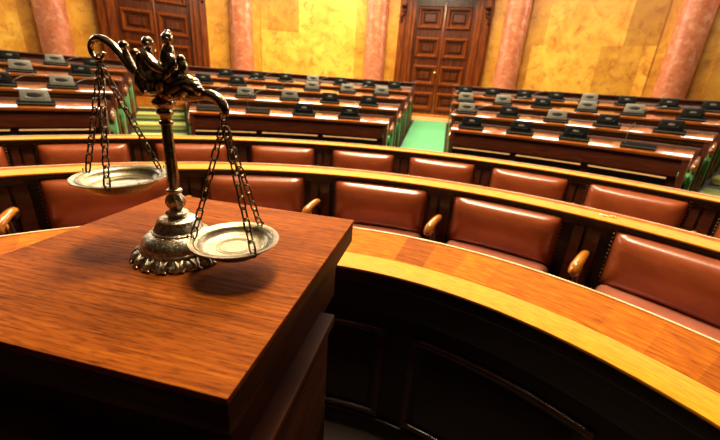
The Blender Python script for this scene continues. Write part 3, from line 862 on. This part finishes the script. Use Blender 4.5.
BS, BZ = -.0055, -.004      # the head sits a touch off the axis
for o in (beam, *beam.children):
    for v in o.data.vertices: v.co.x += BS; v.co.z += BZ

def make_pan(px, py, pz, hook, angs, tilt, ps):
    rp = .0815
    prof = [(.0005, -.0150), (.030, -.0152), (.052, -.0148), (.0585, -.0120), (.0635, -.0050), (.0658, -.0015), (.0775, .0005), (.0805, .0012), (rp, .0), (.080, -.0018), (.0665, -.0048), (.059, -.0165), (.049, -.0245), (.030, -.0255), (.0005, -.0255)]
    bm = lathe_bm(bmesh.new(), prof, 72, cap=False)
    tm = Matrix.Translation((px, py, pz)) @ tilt.to_4x4() @ Matrix.Scale(ps, 4)
    for i in range(120):                                      # beaded rim
        a = 2 * PI * i / 120
        ball_bm(bm, (.0705 * math.cos(a), .0705 * math.sin(a), -.0006), .0013, (1, 1, .8), 5, 4)
    for rr in (.0275, .033, .051):
        pts = [(rr * math.cos(2 * PI * i / 60), rr * math.sin(2 * PI * i / 60), -.0150) for i in range(60)]
        tube_bm(bm, pts, .0009, 5, 1, True)
    for v in bm.verts: v.co = tm @ v.co
    p = finish(bm, 'pan', M['pan'], sc, ang=.9)
    top = Vector(hook)
    bm = bmesh.new()
    pts = [top + Vector((.0075 * math.cos(2 * PI * i / 20), 0, .006 + .0075 * math.sin(2 * PI * i / 20))) for i in range(20)]
    tube_bm(bm, pts, .0018, 6, 1, True)
    pts = [top + Vector((0, .006 * math.cos(2 * PI * i / 20), -.0065 + .006 * math.sin(2 * PI * i / 20))) for i in range(20)]
    tube_bm(bm, pts, .0018, 6, 1, True)
    finish(bm, 'hook_ring', M['chain'], p)
    for ag in angs:
        a = R(ag)
        end = tm @ Vector((.0745 * math.cos(a), .0745 * math.sin(a), .001))
        st = top + Vector((.003 * math.cos(a), .003 * math.sin(a), -.012))
        bm = bmesh.new()
        v = end - st; n = max(4, round(v.length / .0195))
        for i in range(n):
            cpt = st + v * ((i + .5) / n)
            ring_link(bm, cpt, v, i % 2, v.length / n + .0042)
        # wire loop through the rim
        q = tm @ Vector((.0745 * math.cos(a), .0745 * math.sin(a), -.008))
        o = tm @ Vector((.084 * math.cos(a), .084 * math.sin(a), -.001))
        tube_bm(bm, [tuple(end + Vector((0, 0, .006))), tuple(tm @ Vector((.0725 * math.cos(a + .06), .0725 * math.sin(a + .06), .003))), tuple(q), tuple(o), tuple(tm @ Vector((.084 * math.cos(a), .084 * math.sin(a), .006)))], .0014, 6, 4)
        finish(bm, 'chain', M['chain'], p)
    return p
# local positions in the beam frame
inv = Matrix.Rotation(-ph, 3, 'Z')
def loc(x, y, z):
    return inv @ Vector((x - SX, y - SY, z - 1.15))
LP = loc(-.497, .700, 1.298); RP = loc(-.234, .608, 1.217)
dl = -math.degrees(ph)
make_pan(LP.x, LP.y, LP.z, (-.1525, 0, .362), (170 + dl, -72 + dl, 58 + dl), Matrix.Rotation(R(2.5), 3, 'X'), 1.07)
make_pan(RP.x, RP.y, RP.z, (.1345, 0, .283), (186 + dl, -46 + dl, 68 + dl), Matrix.Rotation(R(1.), 3, 'X'), 1.01)

# ------------------------------------------------------------------ light
def area(name, loc, size, power, col, aim=None, sy=None):
    l = bpy.data.lights.new(name, 'AREA'); l.energy = power; l.color = col; l.size = size
    if sy: l.shape = 'RECTANGLE'; l.size_y = sy
    o = bpy.data.objects.new(name, l); COL.objects.link(o); o.location = loc
    d = Vector(aim if aim else (loc[0], loc[1], 0)) - Vector(loc)
    o.rotation_euler = d.to_track_quat('-Z', 'Y').to_euler()
    return o
WARM = (1., .79, .51)
area('skylight_rear', (-.3, 6.0, 6.3), 5., 760, WARM, None, 2.6)
area('chandelier', (-.25, 1.5, 6.0), 1.0, 300, WARM, None, 1.1)
area('chandelier', (-.3, 3.3, 5.9), 1.0, 330, WARM, None, .8)
area('wall_wash', (-.6, 7.4, 6.2), 3., 250, WARM, (-.6, 9.8, 2.2), .6)
for i, az in enumerate((-50, -31, -12, 7, 26, 45)):          # unseen lights added high on the back wall for highlights on desks and leather
    p = polar(9.55, az, 4.15)
    area('highlight_fill', p, 3.0, 115, (1., .93, .8), (OX, OY + 1.5, 1.0), .7)
W = bpy.data.worlds.new('hall_air'); S.world = W; W.use_nodes = True
W.node_tree.nodes['Background'].inputs[0].default_value = (.10, .06, .035, 1)
W.node_tree.nodes['Background'].inputs[1].default_value = .08
S.view_settings.view_transform = 'Standard'; S.view_settings.look = 'None'; S.view_settings.gamma = 1
S.view_settings.exposure = 0.; S.view_settings.use_curve_mapping = False
S.cycles.max_bounces = 8
